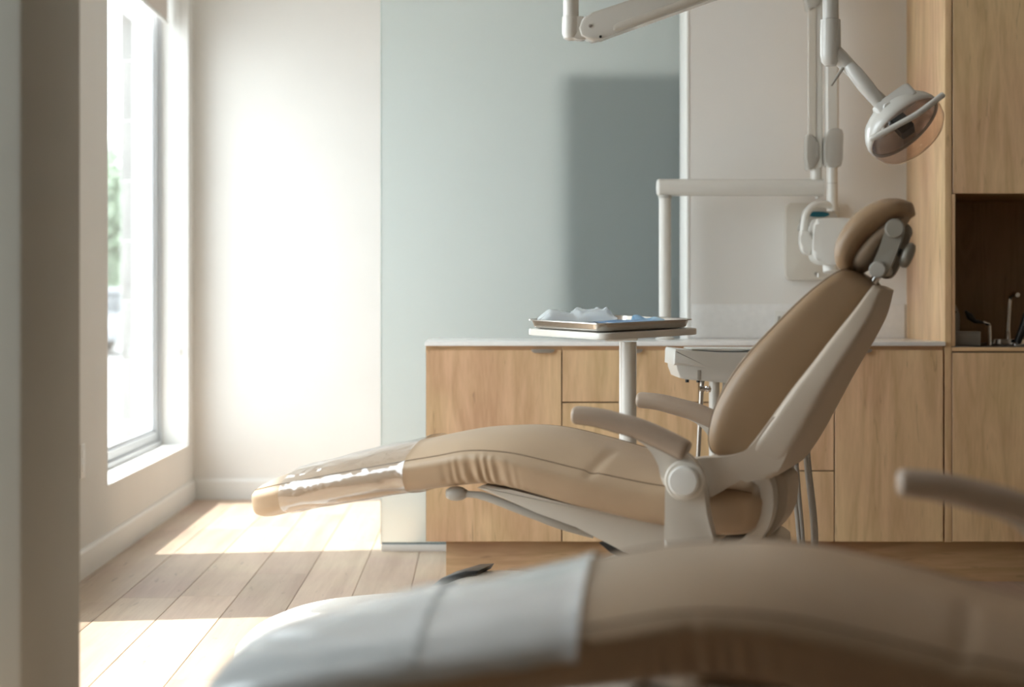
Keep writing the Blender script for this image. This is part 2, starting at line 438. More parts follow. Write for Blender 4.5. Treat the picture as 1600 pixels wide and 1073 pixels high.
# windows: frame, sash, pane, sill lining
def window(name, y0, y1, z0, z1):
    o = empty(name, (XL - 0.17, (y0 + y1) / 2, z0)); o['kind'] = 'structure'
    def fr(nm, xa, xb, t, ins, m):
        ya, yb, za, zb = y0 - o.location.y + ins, y1 - o.location.y - ins, ins, z1 - z0 - ins
        bm = bmesh.new()
        for b in ((xa, xb, ya, ya + t, za, zb), (xa, xb, yb - t, yb, za, zb), (xa, xb, ya + t, yb - t, za, za + t), (xa, xb, ya + t, yb - t, zb - t, zb)):
            bm_box(bm, *b, 0.003)
        return from_bm(nm, bm, m, o, angle=35)
    fr('window_frame', -0.055, 0.035, 0.030, 0.001, 'vinyl_white')
    fr('sash', -0.035, 0.018, 0.045, 0.031, 'vinyl_white')
    fr('glazing_bead', -0.020, 0.004, 0.016, 0.076, 'vinyl_white')
    ya, yb = y0 - o.location.y + 0.085, y1 - o.location.y - 0.085
    boxes('pane', [(-0.012, -0.008, ya, yb, 0.085, z1 - z0 - 0.085)], 'pane_glass', o)
    # lining boards on the reveal
    xr0, xr1 = 0.035, 0.1705
    hy = (y1 - y0) / 2
    boxes('sill', [(xr0, xr1 + 0.0015, -hy + 0.001, hy - 0.001, -0.003, 0.0045)], 'trim_white', o)
    boxes('jamb_lining', [(xr0, xr1, hy - 0.008, hy + 0.001, 0.0045, z1 - z0)], 'trim_white', o)
    boxes('jamb_lining', [(xr0, xr1, -hy - 0.001, -hy + 0.008, 0.0045, z1 - z0)], 'trim_white', o)
    return o
window('window_1', *W1, ZS, ZH); window('window_2', *W2, ZS, ZH); window('window_3', *W3, ZS, ZH)

for (a, b_) in (W1, W2, W3):
    pl = bpy.data.lights.new('window_portal', 'AREA'); pl.shape = 'RECTANGLE'; pl.size = ZH - ZS; pl.size_y = b_ - a
    pl.cycles.is_portal = True
    po = bpy.data.objects.new('window_portal', pl); COL.objects.link(po)
    po.location = (XL - 0.24, (a + b_) / 2, (ZS + ZH) / 2); po.rotation_euler = (0, R(-90), 0)

# ------------------------------------------------------------------ outside
tag(boxes('street_ground', [(-60, XL - 0.36, -20, 110, -0.3, -0.12)], 'paving'), kind='structure')

def tree(label, loc, h, r, seed):
    rnd = random.Random(seed)
    t = empty('street_tree', loc); tag(t, label, 'tree', 'trees outside the window')
    tube('trunk', [(0, 0, 0), (0.05, 0, h * 0.3), (-0.03, 0.05, h * 0.7)], [0.16, 0.12, 0.05], 'bark', t, 8)
    bm = bmesh.new()
    for k in range(2600):
        v = Vector((rnd.gauss(0, 1), rnd.gauss(0, 1), rnd.gauss(0, 1))).normalized() * (rnd.random() ** 0.4)
        p = Vector((v.x * r, v.y * r, h * 0.62 + v.z * h * 0.40))
        s = rnd.uniform(0.10, 0.2)
        a = Vector((rnd.gauss(0, 1), rnd.gauss(0, 1), rnd.gauss(0, 1))).normalized() * s
        b2 = a.orthogonal().normalized() * s * 0.6
        bm.faces.new([bm.verts.new(p + q) for q in (-a, b2, a, -b2)])
    o = from_bm('foliage', bm, 'leaf', t); o['kind'] = 'stuff'
    return t
tree('green leafy street tree seen through window, nearest the window edge', (-10.3, 48.5, -0.12), 5.4, 1.9, 1)
tree('smaller green street tree seen through window, beyond the first', (-14.2, 71, -0.12), 6.0, 2.4, 2)

def car(loc, rz):
    t = empty('parked_car', loc, rz); tag(t, 'silver grey parked car out on the street, seen through window', 'car')
    body = [(-2.1, .35), (-2.15, .6), (-2.05, .82), (-1.2, .92), (1.3, .95), (1.95, .9), (2.12, .7), (2.1, .35)]
    prism('body', body, -0.85, 0.85, 'car_paint', t, 'xz', 0.06)
    cab = [(-1.15, .92), (-.55, 1.38), (.75, 1.42), (1.45, .95)]
    prism('cabin', cab, -0.74, 0.74, 'car_glass', t, 'xz', 0.05)
    prism('roof', [(-.6, 1.37), (-.5, 1.43), (.7, 1.47), (.82, 1.40)], -0.7, 0.7, 'car_paint', t, 'xz', 0.02)
    for sx in (-1.3, 1.3):
        for sy in (-0.8, 0.8):
            lathe('wheel', [(0.30, -0.1), (0.33, -0.07), (0.33, 0.07), (0.30, 0.1)], 'tyre', t, 20, axis_mtx((sx, sy, 0.33), (0, 1, 0)))
car((-7.9, 39.0, -0.12), R(80))

# roller blind at the top of the window
rb = empty('roller_blind', (XL - 0.10, 8.165, ZH)); tag(rb, 'cream roller blind pulled part way down at top of window', 'blind')
boxes('blind_fabric', [(-0.0015, 0.0015, -0.955, 0.955, -0.345, -0.03)], 'blind_fabric', rb)
box('bottom_rail', -0.006, 0.006, -0.955, 0.955, -0.362, -0.342, 'trim_white', rb, bev=0.003)
tube('roller_tube', [(0, -0.965, -0.03), (0, 0.965, -0.03)], 0.024, 'plastic_white', rb, 20)
for s in (-1, 1): box('bracket', -0.03, 0.03, s * 0.985 - 0.012, s * 0.985 + 0.012, -0.06, -0.003, 'plastic_white', rb, bev=0.003)
cp = [(0.048, 0.955, -0.03), (0.048, 0.955, -1.2), (0.048, 0.955, -2.02)]
loop = [(0.040, 0.965, -0.03), (0.036, 0.965, -0.8), (0.037, 0.965, -1.6), (0.043, 0.965, -1.99), (0.054, 0.965, -2.03), (0.066, 0.965, -1.99), (0.071, 0.965, -1.6), (0.070, 0.965, -0.8), (0.062, 0.965, -0.03)]
tube('chain', catmull(loop, 60), 0.0022, 'plastic_white', rb, 6)
box('chain_weight', 0.044, 0.064, 0.955, 0.975, -2.075, -2.035, 'plastic_white', rb, bev=0.004)

# outlet on the left wall
ot = empty('wall_outlet', (XL, 6.69, 0.443)); tag(ot, 'white outlet plate low on the window wall beside the pier', 'outlet')
box('plate', 0, 0.007, -0.04, 0.04, -0.064, 0.064, 'plastic_white', ot, bev=0.002)
for s in (-1, 1): box('socket', 0.006, 0.009, -0.016, 0.016, s * 0.026 - 0.014, s * 0.026 + 0.014, 'trim_white', ot, bev=0.001)

# ------------------------------------------------------------------ frosted glass partition
YG = 7.42
gp = empty('glass_partition', (0.24, YG, 0)); tag(gp, 'tall pale green frosted glass partition rising behind the maple cabinets', 'partition')
ga, gb = X(596, YG) - 0.24, 0.862 - 0.24
boxes('glass_sheet', [(ga, gb, -0.006, 0.006, 0.034, ZC - 0.02)], 'frosted_glass', gp)
box('glass_edge', ga - 0.0025, ga - 0.0003, -0.006, 0.006, 0.034, ZC - 0.02, 'glass_edge', gp)
box('bottom_seal', ga, gb, -0.008, 0.008, 0.028, 0.0345, 'seal_dark', gp)
box('bottom_channel', ga, gb, -0.022, 0.022, 0.0, 0.028, 'trim_white', gp, bev=0.002)
box('top_channel', ga, gb, -0.022, 0.022, ZC - 0.03, ZC, 'brushed', gp, bev=0.002)
# something dark and tall standing behind the glass
dk = empty('tall_cupboard', (0.76, 7.88, 0)); tag(dk, 'dark slate tall cupboard blurred behind the frosted glass', 'cupboard')
box('body', -0.36, 0.50, 0.0, 0.5, 0.05, 2.06, 'slate', dk, bev=0.004)
for s in (0, 1): box('cupboard_door', -0.355 + 0.43 * s, 0.07 + 0.43 * s - 0.005, -0.02, 0.0, 0.08, 2.055, 'slate', dk, bev=0.003)
box('cupboard_plinth', -0.34, 0.48, 0.03, 0.48, 0, 0.05, 'slate', dk)

# ------------------------------------------------------------------ cabinets
YC = 6.5
ZT, ZB_ = Z(546, YC), Z(847, YC)
def pull(parent, xc, zc, name='pull'):
    o = empty(name, (0, 0, 0))
    bpy.data.objects.remove(o)
    bm = bmesh.new()
    hw = 0.043
    bm_prism(bm, [(-hw, 0.003), (hw, 0.003), (hw - 0.002, -0.0045), (hw - 0.012, -0.010), (-hw + 0.012, -0.010), (-hw + 0.002, -0.0045)], -0.016, 0.0, 'xz', 0.001)
    bm_box(bm, -hw, hw, -0.002, 0.014, 0.0015, 0.003)
    return from_bm('pull', bm, 'pull_steel', parent, loc=(xc, -0.010, zc), angle=35)

def front(parent, name, xa, xb, za, zb, base, m='maple_v', pull_at=None, t=0.019):
    """one door or drawer front; origin at its centre"""
    g = 0.0022
    cx, cz = (xa + xb) / 2, (za + zb) / 2
    bm = bmesh.new(); bm_box(bm, -(xb - xa) / 2 + g, (xb - xa) / 2 - g, -t / 2, t / 2, -(zb - za) / 2 + g, (zb - za) / 2 - g, 0.0012)
    o = from_bm(name, bm, m, parent, angle=35, loc=Vector((cx, YC + t / 2, cz)) - Vector(base))
    if pull_at is not None: pull(o, pull_at - cx, (zb - za) / 2 - g)
    return o

def unit(name, label, xa, xb, fronts, group='base cabinets under the worktop'):
    base = ((xa + xb) / 2, YC, ZB_)
    t = empty(name, base); tag(t, label, 'cabinet', group)
    box('body', xa - base[0] + 0.0005, xb - base[0] - 0.0005, 0.0215, 0.55, 0.0, ZT - ZB_ + 0.0128, 'carcass', t)
    box('top_rail', xa - base[0] + 0.0005, xb - base[0] - 0.0005, 0.011, 0.0214, ZT - ZB_ - .01, ZT - ZB_ + 0.0128, 'maple_h', t)
    for f in fronts: front(t, *f[:5], base, pull_at=f[5])
    return t
xs = [X(p, YC) for p in (665, 878, 1092.5, 1304, 1474.5)]
zd = [Z(p, YC) for p in (546, 628.5, 735.5, 847)]
unit('base_cabinet', 'maple base cabinet with single wide door at the left end, beside the frosted glass', xs[0], xs[1], [('door', xs[0], xs[1], ZB_, ZT, X(848, YC))])
def drawers(a, b): return [('drawer', a, b, zd[k + 1], zd[k], (a + b) / 2) for k in range(3)]
unit('drawer_cabinet', 'maple three drawer cabinet behind the tray table pole', xs[1], xs[2], drawers(xs[1], xs[2]))
unit('drawer_cabinet', 'maple three drawer cabinet mostly hidden behind the chair back', xs[2], xs[3], drawers(xs[2], xs[3]))
unit('base_cabinet', 'maple base cabinet with narrow door beside the tall cabinet', xs[3], xs[4], [('door', xs[3], xs[4], ZB_, ZT, X(1343, YC))])
tag(box('worktop', X(664, YC), X(1476, YC), YC - 0.015, YW, Z(540.2, YC) , 0.9, 'quartz', bev=0.002), 'long white stone worktop running across the maple base cabinets', 'worktop')
tag(box('plinth', X(697, 6.6), XR - 0.02, 6.60, 6.62, 0.0, ZB_ - 0.0005, 'maple_h', bev=0.001), 'long maple plinth board under all of the cabinets', 'plinth')
tag(box('plinth_return', X(697, 6.6), X(697, 6.6) + 0.02, 6.621, 7.05, 0.0, ZB_ - 0.0005, 'maple_h'), 'short maple plinth board at left end below the cabinets', 'plinth')
tag(box('backsplash', 0.862, 1.715, YW - 0.008, YW, 0.901, 1.037, 'quartz', bev=0.001), 'low white stone backsplash above the worktop against the wall', 'backsplash')

so = empty('wall_outlet', (X(1222, YW - .008), YW - 0.008, 0.975)); tag(so, 'white outlet plate on the backsplash beside the chair back', 'outlet')
box('plate', -0.032, 0.032, -0.006, 0, -0.036, 0.036, 'plastic_white', so, bev=0.002)
for s in (-1, 1): box('socket', s * 0.012 - 0.006, s * 0.012 + 0.006, -0.0085, -0.005, -0.014, 0.014, 'grey_box', so, bev=0.001)

# tall cabinet with a niche at the right
TX0, TXi = X(1476.5, YC), X(1487, YC)
TX1 = 2.62
tcb = empty('tall_cabinet', (TX0, YC, 0)); tag(tcb, 'tall maple cabinet with a dark open sink niche at the right edge', 'cabinet')
def tb(name, x0, x1, y0, y1, z0, z1, m, bev=0.001): return box(name, x0 - TX0, x1 - TX0, y0 - YC, y1 - YC, z0, z1, m, tcb, bev)
tb('side_panel', TX0, TXi, YC, YW, ZB_, ZC, 'maple_v')
tb('side_panel', TX1, TX1 + 0.025, YC, YW, ZB_, ZC, 'maple_v')
zn0, zn1 = Z(541, YC), Z(303, YC)
tb('niche_back', TXi, TX1, YW - 0.03, YW - 0.001, ZB_ + 0.01, zn1 + .3, 'maple_shaded')
tb('niche_ceiling', TXi, TX1, YC + 0.021, YW - 0.031, zn1 + 0.002, zn1 + 0.02, 'maple_shaded')
tb('niche_stile', TXi + 0.0005, X(1493, YC), YC + 0.002, YC + 0.022, zn0, zn1, 'maple_v')
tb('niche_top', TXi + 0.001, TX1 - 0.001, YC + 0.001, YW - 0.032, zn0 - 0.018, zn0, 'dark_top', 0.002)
tb('niche_rail', TXi + 0.001, TX1 - 0.001, YC - 0.0005, YC + 0.001, zn0 - 0.018, zn0 - 0.003, 'maple_h')
tb('body', TXi + 0.001, TX1 - 0.001, YC + 0.022, YW - 0.032, ZB_ + 0.001, zn0 - 0.019, 'carcass')
tb('body', TXi + 0.001, TX1 - 0.001, YC + 0.022, YW - 0.032, zn1 + 0.021, ZC - 0.001, 'carcass')
def tf(name, x0, x1, z0, z1, px):
    o = front(tcb, name, x0, x1, z0, z1, (TX0, YC, 0), pull_at=px); return o
xm = (TXi + TX1) / 2
for a, b_ in ((TXi, xm), (xm, TX1)):
    tf('upper_door', a + 0.003, b_, zn1, ZC - 0.02, None)
    tf('lower_door', a + 0.001, b_, ZB_, Z(550, YC), None)

# things standing in the niche
def nz(): return zn0
YN = 6.72
d = empty('soap_bottle', (X(1494, YN), YN + .05, zn0)); tag(d, 'clear plastic bottle with slanted top at the left of the dark niche', 'bottle')
prism('bottle_body', [(-0.025, 0), (0.021, 0), (0.023, 0.11), (0.016, 0.135), (-0.002, 0.166), (-0.012, 0.176), (-0.025, 0.17)], -0.025, 0.025, 'bottle_plastic', d, 'xz', 0.006)
lathe('bottle_cap', [(0.004, 0), (0.004, 0.012)], 'black', d, 12, axis_mtx((0.001, -0.025, 0.125), (0, -1, 0)))
gb_ = empty('grey_box', (X(1512, 6.58), 6.58, zn0)); tag(gb_, 'small grey carton standing at the front of the dark niche', 'box')
box('carton', -0.049, 0.049, 0, 0.07, 0, 0.052, 'grey_box', gb_, bev=0.002)
box('carton_lid', -0.0495, 0.0495, -0.0005, 0.0705, 0.046, 0.0535, 'grey_box', gb_, bev=0.001)
fa = empty('niche_tap', (X(1546, YN), YN, zn0)); tag(fa, 'chrome tap with black lever and curved spout by the niche sink', 'tap')
tube('tap_stem', [(0, 0, 0), (0, 0, 0.022), (0.0, 0, 0.075)], [0.011, 0.009, 0.008], 'chrome', fa, 12)
tube('lever', [(0, 0, 0.075), (-0.018, 0, 0.085), (-0.03, 0, 0.086), (-0.055, 0, 0.09), (-0.075, 0, 0.108), (-0.092, 0, 0.13)], [0.007, 0.005, 0.005, 0.008, 0.013, 0.004], 'black', fa, 12)
tube('lever_link', [(0.002, 0, 0.078), (-0.024, 0, 0.088)], 0.006, 'chrome', fa, 10)
lathe('soap_dish', [(0.06, 0.004), (0.058, 0.018), (0.054, 0.018), (0.05, 0.008)], 'chrome', fa, 28, Matrix.Translation((0.075, 0, 0)) @ Matrix.Diagonal((1.05, 0.5, 1.2, 1)))
sp = empty('sink_spout', (X(1582, YN), YN + .06, zn0)); tag(sp, 'tall slim chrome spout upright in the dark niche', 'tap')
tube('spout', catmull([(0, 0, 0), (0.0, 0, 0.05), (0.004, 0, 0.13), (0.008, -0.005, 0.18), (0.015, -0.03, 0.195), (0.02, -0.06, 0.19)], 24), 0.009, 'chrome', sp, 12)
lathe('spout_base', [(0.018, 0), (0.018, 0.008), (0.012, 0.02), (0.011, 0.05)], 'steel', sp, 20)
hs = empty('sink_hose', (X(1588, YN - .05), YN - .05, zn0)); tag(hs, 'black handle leaning diagonally at the right end of niche', 'handle')
tube('hose_handle', [(0, 0, 0.0), (0.02, 0, 0.05), (0.045, 0, 0.12), (0.05, 0, 0.14)], [0.013, 0.015, 0.017, 0.012], 'black', hs, 14)
lathe('hose_foot', [(0.02, 0), (0.02, 0.004), (0.012, 0.01)], 'chrome', hs, 16)

# ------------------------------------------------------------------ dental chairs
PHI = R(18.2)
SEAT = [  # u, bottom, seam, crown, half width
    (-.965, .476, .505, .510, .16), (-.960, .462, .520, .532, .192), (-.945, .454, .532, .550, .212), (-.92, .453, .538, .562, .219), (-.89, .460, .545, .574, .223), (-0.85, .472, .553, .586, .225),
    (-0.70, .501, .583, .626, .230), (-0.50, .538, .622, .672, .236), (-0.40, .553, .640, .694, .240), (-0.34, .562, .653, .704, .243),
    (-0.28, .566, .657, .709, .246), (-0.20, .556, .652, .712, .248), (-0.12, .538, .637, .706, .250), (-0.03, .517, .618, .690, .252),
    (0.05, .502, .604, .672, .253), (0.14, .484, .590, .648, .253), (0.20, .475, .583, .633, .252), (0.30, .462, .578, .615, .250), (0.37, .458, .582, .604, .246),
    (0.42, .470, .572, .590, .225), (0.445, .505, .555, .566, .18)]
def seat_at(u):
    S = SEAT
    if u <= S[0][0]: return S[0][1:]
    if u >= S[-1][0]: return S[-1][1:]
    for i in range(len(S) - 1):
        if S[i][0] <= u <= S[i + 1][0]: break
    p0, p1, p2, p3 = S[max(i - 1, 0)], S[i], S[i + 1], S[min(i + 2, len(S) - 1)]
    h = p2[0] - p1[0]; t = (u - p1[0]) / h; out = []
    for k in range(1, 5):
        m1 = (p2[k] - p0[k]) / max(p2[0] - p0[0], 1e-6) * h; m2 = (p3[k] - p1[k]) / max(p3[0] - p1[0], 1e-6) * h
        out.append((2 * t ** 3 - 3 * t * t + 1) * p1[k] + (t ** 3 - 2 * t * t + t) * m1 + (-2 * t ** 3 + 3 * t * t) * p2[k] + (t ** 3 - t * t) * m2)
    return out
def gauss(x, s): return math.exp(-(x / s) ** 2)
def seat_ring(u, off=0.0, wr=0.0):
    zb, zs, zc, w_ = seat_at(u)
    w_ += off; zb -= off; zs += off * 0.6; zc += off
    pts = []
    NT = 20
    dip = 0.016 * max(0.0, min(1.0, (u + 0.15) / 0.25)) * max(0.0, min(1.0, (0.42 - u) / 0.1))
    for k in range(NT + 1):
        s = -1 + 2 * k / NT
        z = zs + (zc - zs) * (1 - abs(s) ** 2.6)
        z -= dip * gauss(s, 0.45)
        pts.append((u, w_ * s, z))
    r = min(0.045, (zs - zb) * 0.5)
    side = []
    NS = 7
    for k in range(1, NS + 1):
        f = k / NS; z = zs + (zb + r - zs) * f
        side.append((w_ + 0.010 * math.sin(math.pi * min(1, f * 1.1)) * min(1, (zs - zb) / 0.08), z))
    NC = 6
    for k in range(1, NC + 1):
        q = R(90 * k / NC); side.append((w_ - r + r * math.cos(q) + 0.004 * (1 - k / NC), zb + r - r * math.sin(q)))
    # gathers under the knee
    def gather(y, z):
        g = gauss(u + 0.285, 0.075) * max(0, min(1, (zs - z) / 0.09)) if wr else 0
        return y - wr * g * (0.5 + 0.5 * math.sin(u * 235 + 1.2 * math.sin(u * 70) + z * 30))
    pts += [(u, gather(y, z), z) for y, z in side]
    pts += [(u, (w_ - r) * (1 - 2 * k / 6), zb) for k in range(1, 6)]
    pts += [(u, -gather(y, z), z) for y, z in side[::-1]]
    # round the shoulders where top and side panels meet
    for _ in range(4):
        m_ = len(pts)
        pts = [(u, .5 * pts[k][1] + .25 * (pts[k - 1][1] + pts[(k + 1) % m_][1]), .5 * pts[k][2] + .25 * (pts[k - 1][2] + pts[(k + 1) % m_][2])) for k in range(m_)]
    out = []
    for (a, y, z) in pts:
        c = gauss(a - 0.03 - (z - 0.64) * 0.6, 0.012) * (1 if y < -0.12 and z > zs - 0.01 else 0)
        out.append(Vector((a, y, z - 0.006 * c)))
    return out

def stations(a, b, step): 
    n = max(2, int((b - a) / step)); return [a + (b - a) * i / n for i in range(n + 1)]

def fb_rings(S, p, n_st, n=44, crown=0.0):
    """rings between a front line and a back line in the x-z plane, with half widths"""
    rows = catmull([(f[0], f[1], b[0], b[1], w_) for f, b, w_ in S], n_st)
    out = []
    for fx, fz, bx, bz, w_ in rows:
        Fv, Bv = Vector((fx, 0, fz)), Vector((bx, 0, bz))
        out.append(superring((Fv + Bv) / 2, Vector((0, w_, 0)), (Fv - Bv) / 2, p, n))
    return out

BACK = [((.322, .655), (.395, .650), .17), ((.305, .678), (.42, .655), .222), ((.302, .72), (.455, .682), .243), ((.316, .785), (.503, .744), .248), ((.355, .86), (.552, .808), .245),
        ((.402, .924), (.596, .872), .238), ((.455, .982), (.636, .93), .226), ((.532, 1.060), (.682, 1.010), .200), ((.590, 1.108), (.706, 1.060), .172), ((.628, 1.130), (.714, 1.080), .145), ((.660, 1.126), (.706, 1.095), .10)]
SHELL = [((.380, .645), (.440, .612), .225), ((.395, .668), (.486, .616), .268), ((.424, .700), (.522, .660), .283), ((.470, .762), (.556, .718), .286), ((.520, .832), (.615, .830), .279),
         ((.566, .892), (.650, .893), .268), ((.612, .954), (.684, .950), .253), ((.668, 1.028), (.716, 1.012), .223), ((.700, 1.074), (.732, 1.066), .193), ((.712, 1.090), (.736, 1.078), .172)]
HEAD = [((.622, 1.120), (.652, 1.114), .05), ((.605, 1.150), (.660, 1.128), .105), ((.605, 1.19), (.668, 1.158), .125), ((.622, 1.230), (.688, 1.188), .131), ((.660, 1.276), (.720, 1.218), .131),
        ((.714, 1.306), (.758, 1.245), .126), ((.762, 1.310), (.786, 1.260), .112), ((.792, 1.300), (.798, 1.268), .075)]
HEADB = [((.648, 1.126), (.668, 1.120), .06), ((.644, 1.148), (.698, 1.140), .105), ((.660, 1.180), (.724, 1.178), .118), ((.700, 1.224), (.752, 1.214), .118), ((.744, 1.257), (.776, 1.245), .104), ((.780, 1.272), (.788, 1.262), .06)]

def make_chair(label, near_arm_deg):
    c = empty('dental_chair', (0, 0, 0)); tag(c, label, 'dental chair', 'dental chairs in a row')
    # ---- base and lift
    bs = [(-1.065, .035, .07), (-1.05, .075, .13), (-1.02, .115, .17), (-.96, .16, .20), (-.85, .19, .225), (-.70, .212, .24), (-.58, .224, .245), (-.52, .232, .24), (-.46, .268, .23), (-.38, .295, .22), (-.25, .30, .215), (0, .29, .21), (.18, .25, .19), (.24, .15, .15)]
    rings = []
    for u, h, wd in catmull(bs, 60):
        ring = []
        for k in range(25):
            q = math.pi * k / 24; cc, ss = math.cos(q), math.sin(q)
            ring.append(Vector((u, wd * math.copysign(abs(cc) ** 0.55, cc), h * abs(ss) ** 0.36)))
        rings.append(ring)
    bse = loft('base', rings, 'plastic_white', c)
    prism('base_slot', [(-.50, .262), (-.47, .285), (-.40, .308), (-.36, .312), (-.37, .296), (-.44, .272)], -.02, .12, 'black', bse, 'xz', 0.004)
    prism('lift_arm', [(-.12, .27), (.02, .27), (.26, .36), (.26, .43), (.18, .43), (-.12, .31)], -.13, .13, 'plastic_ivory', c, 'xz', 0.015)
    prism('seat_frame', [(-.307, .558), (-.29, .566), (-.21, .556), (-.037, .520), (.215, .478), (.28, .47), (.28, .40), (.11, .400), (.09, .408), (-.037, .466), (-.141, .498)], -.205, .205, 'plastic_ivory', c, 'xz', 0.008)
    prism('motor_cover', [(.02, .425), (.06, .432), (.16, .405), (.18, .38), (.10, .383), (.05, .402)], -.19, .15, 'black', c, 'xz', 0.004)
    lv = tube('foot_lever', catmull([(-.345, -.19, .540), (-.30, -.19, .537), (-.26, -.19, .526), (-.18, -.19, .499), (-.08, -.18, .466), (0.0, -.16, .444)], 20), [.009] * 4 + [.011] * 10 + [.012] * 6, 'plastic_grey', c, 12)
    kr = [(0.004, -.030), (.012, -.028), (.018, -.016), (.0195, 0), (.017, .014), (.012, .024), (.008, .030)]
    lathe('lever_knob', kr, 'plastic_grey', lv, 20, axis_mtx((-.366, -.19, .540), (1, 0, .05)), angle=80)
    # ---- seat and leg rest
    st = [-.965,-.964,-.962,-.959,-.955,-.950] + stations(-.944, -.42, .012) + stations(-.416, -.14, .004) + stations(-.13, .445, .010)
    seat = loft('seat_cushion', [seat_ring(u, 0, .011) for u in st], 'leather', c)
    for s in (-1, 1):
        pth = []
        for u in stations(-.957, .42, .012):
            p = seat_ring(u, .0006)[0 if s < 0 else 20]; pth.append((u, p.y, p.z))
        tube('seam', pth, .0012, 'stitch', seat, 6)
    pth = []
    for u in stations(-.45, .15, .015):
        r_ = seat_ring(u); pth.append((r_[14].x, r_[14].y, r_[14].z + .0004))
    tube('seam', pth, .0016, 'stitch', seat, 6)
    # ---- back
    rg = fb_rings(BACK, 5.0, 70, 60)
    back = loft('back_cushion', rg, 'leather_brown', c)
    for k in (7, 22):
        tube('seam', [tuple(r_[k] + (r_[k] - sum(r_, Vector()) / len(r_)).normalized() * .0006) for r_ in rg[3:64]], .0019, 'stitch', back, 6)
    shell = loft('back_shell', fb_rings(SHELL, 7.0, 60, 64), 'plastic_shell', c)
    for s in (-1, 1):
        poly = closed_smooth([(.236, .612), (.250, .648), (.30, .660), (.36, .664), (.405, .677), (.436, .702), (.470, .750), (.495, .775), (.520, .765), (.530, .730), (.515, .670), (.487, .622), (.455, .610), (.415, .613), (.37, .588), (.325, .562), (.275, .558), (.245, .578)], 4)
        a, b_ = s * .225, s * .281
        prism('back_bracket', poly, min(a, b_), max(a, b_), 'plastic_shell', shell, 'xz', .010)
    # ---- headrest
    hd = loft('headrest_cushion', fb_rings(HEAD, 2.7, 44), 'leather_brown', c)
    loft('headrest_shell', fb_rings(HEADB, 2.8, 36), 'head_tan', c)
    bpoly = closed_smooth([(.738, 1.228), (.750, 1.250), (.772, 1.246), (.784, 1.228), (.765, 1.168), (.742, 1.118), (.725, 1.108), (.707, 1.116), (.705, 1.138), (.722, 1.180)], 4)
    for s in (-1, 1):
        br = prism('headrest_bracket', bpoly, min(s * .088, s * .118), max(s * .088, s * .118), 'bracket_grey', c, 'xz', .007)
        lathe('pivot_cap', [(.022, 0), (.0245, .003), (.0245, .012), (.021, .015)], 'bracket_grey', br, 28, axis_mtx((.761, s * .112, 1.230), (0, s, 0)))
        lathe('pivot_cap', [(.018, 0), (.0205, .003), (.0205, .014), (.018, .017)], 'plastic_grey', br, 28, axis_mtx((.719, s * .112, 1.128), (0, s, 0)))
    tube('headrest_crossbar', [(.724, -.095, 1.128), (.724, .095, 1.128)], .015, 'plastic_grey', c, 16)
    kn = lathe('tilt_knob', [(.010, -.016), (.030, -.014), (.042, -.008), (.044, 0), (.040, .008), (.028, .012), (.008, .013)], 'bracket_grey', c, 28, axis_mtx((.789, -.075, 1.164), (.92, 0, -.38)) @ Matrix.Diagonal((1, .75, 1, 1)), angle=60)
    tube('knob_stem', [(.745, -.090, 1.180), (.785, -.078, 1.165)], .011, 'black', kn, 12)
    tube('headrest_rod', [(.719, -.06, 1.126), (.704, -.06, 1.10), (.680, -.06, 1.05)], .011, 'chrome', c, 14)
    # ---- hip pivot behind the seat
    ring = closed_smooth([(.405, .600), (.425, .600), (.437, .57), (.438, .53), (.428, .495), (.40, .460), (.36, .425), (.41, .425), (.447, .465), (.466, .51), (.470, .56), (.462, .60), (.44, .625)], 4)
    prism('pivot_arc', ring, -.19, -.11, 'plastic_ivory', c, 'xz', .006)
    prism('pivot_arc', ring, .11, .19, 'plastic_ivory', c, 'xz', .006)
    prism('pivot_guard', closed_smooth([(.40, .60), (.485, .605), (.492, .55), (.482, .50), (.45, .455), (.41, .43), (.40, .5)], 4), -.10, .10, 'plastic_shell', c, 'xz', .012)
    prism('rear_cover', [(.34, .44), (.43, .452), (.462, .43), (.475, .33), (.30, .33), (.30, .42)], -.17, .17, 'plastic_ivory', c, 'xz', .012)
    box('vent_slot', .405, .440, -.1725, -.1695, .440, .449, 'black', c).rotation_euler = (0, R(-38), 0)
    # ---- arms on both sides
    HUB = Vector((.283, 0, .612))
    for s in (-1, 1):
        a, b_ = s * .300, s * .352
        prism('arm_post', closed_smooth([(.231, .43), (.229, .52), (.231, .61), (.243, .648), (.272, .662), (.302, .655), (.322, .615), (.333, .53), (.352, .43), (.29, .425)], 4), min(a, b_), max(a, b_), 'plastic_ivory', c, 'xz', .010)
        sup = [(.06, .742), (.11, .727), (.165, .706), (.197, .680), (.216, .645), (.228, .600), (.26, .585), (.30, .592), (.318, .62), (.312, .65), (.290, .675), (.24, .700), (.17, .725), (.10, .745)]
        sup = [(p[0] - HUB.x, p[1] - HUB.z) for p in closed_smooth(sup, 4)]
        arm = prism('armrest', sup, s * .353 - .016, s * .353 + .016, 'plastic_ivory', c, 'xz', .008, loc=HUB)
        path = catmull([(-.004, .766), (.012, .765), (.06, .760), (.104, .750), (.168, .733), (.233, .706), (.275, .686), (.287, .680)], 40)
        rings = []
        for i, (u, z) in enumerate(path):
            p0, p1 = path[max(i - 1, 0)], path[min(i + 1, 39)]
            t = Vector((p1[0] - p0[0], 0, p1[1] - p0[1])).normalized(); nn = Vector((-t.z, 0, t.x))
            f = min(1.0, (i + .1) / 5.0, (39 - i + .1) / 6.0); e = math.sqrt(max(0.0, 1 - (1 - f) ** 2))
            th = (.0215 + .0045 * min(1, i / 25)) * e
            rings.append(superring(Vector((u - HUB.x, s * .355, z - HUB.z)), Vector((0, .036 * (.12 + .88 * e), 0)), nn * th, 2.6, 28))
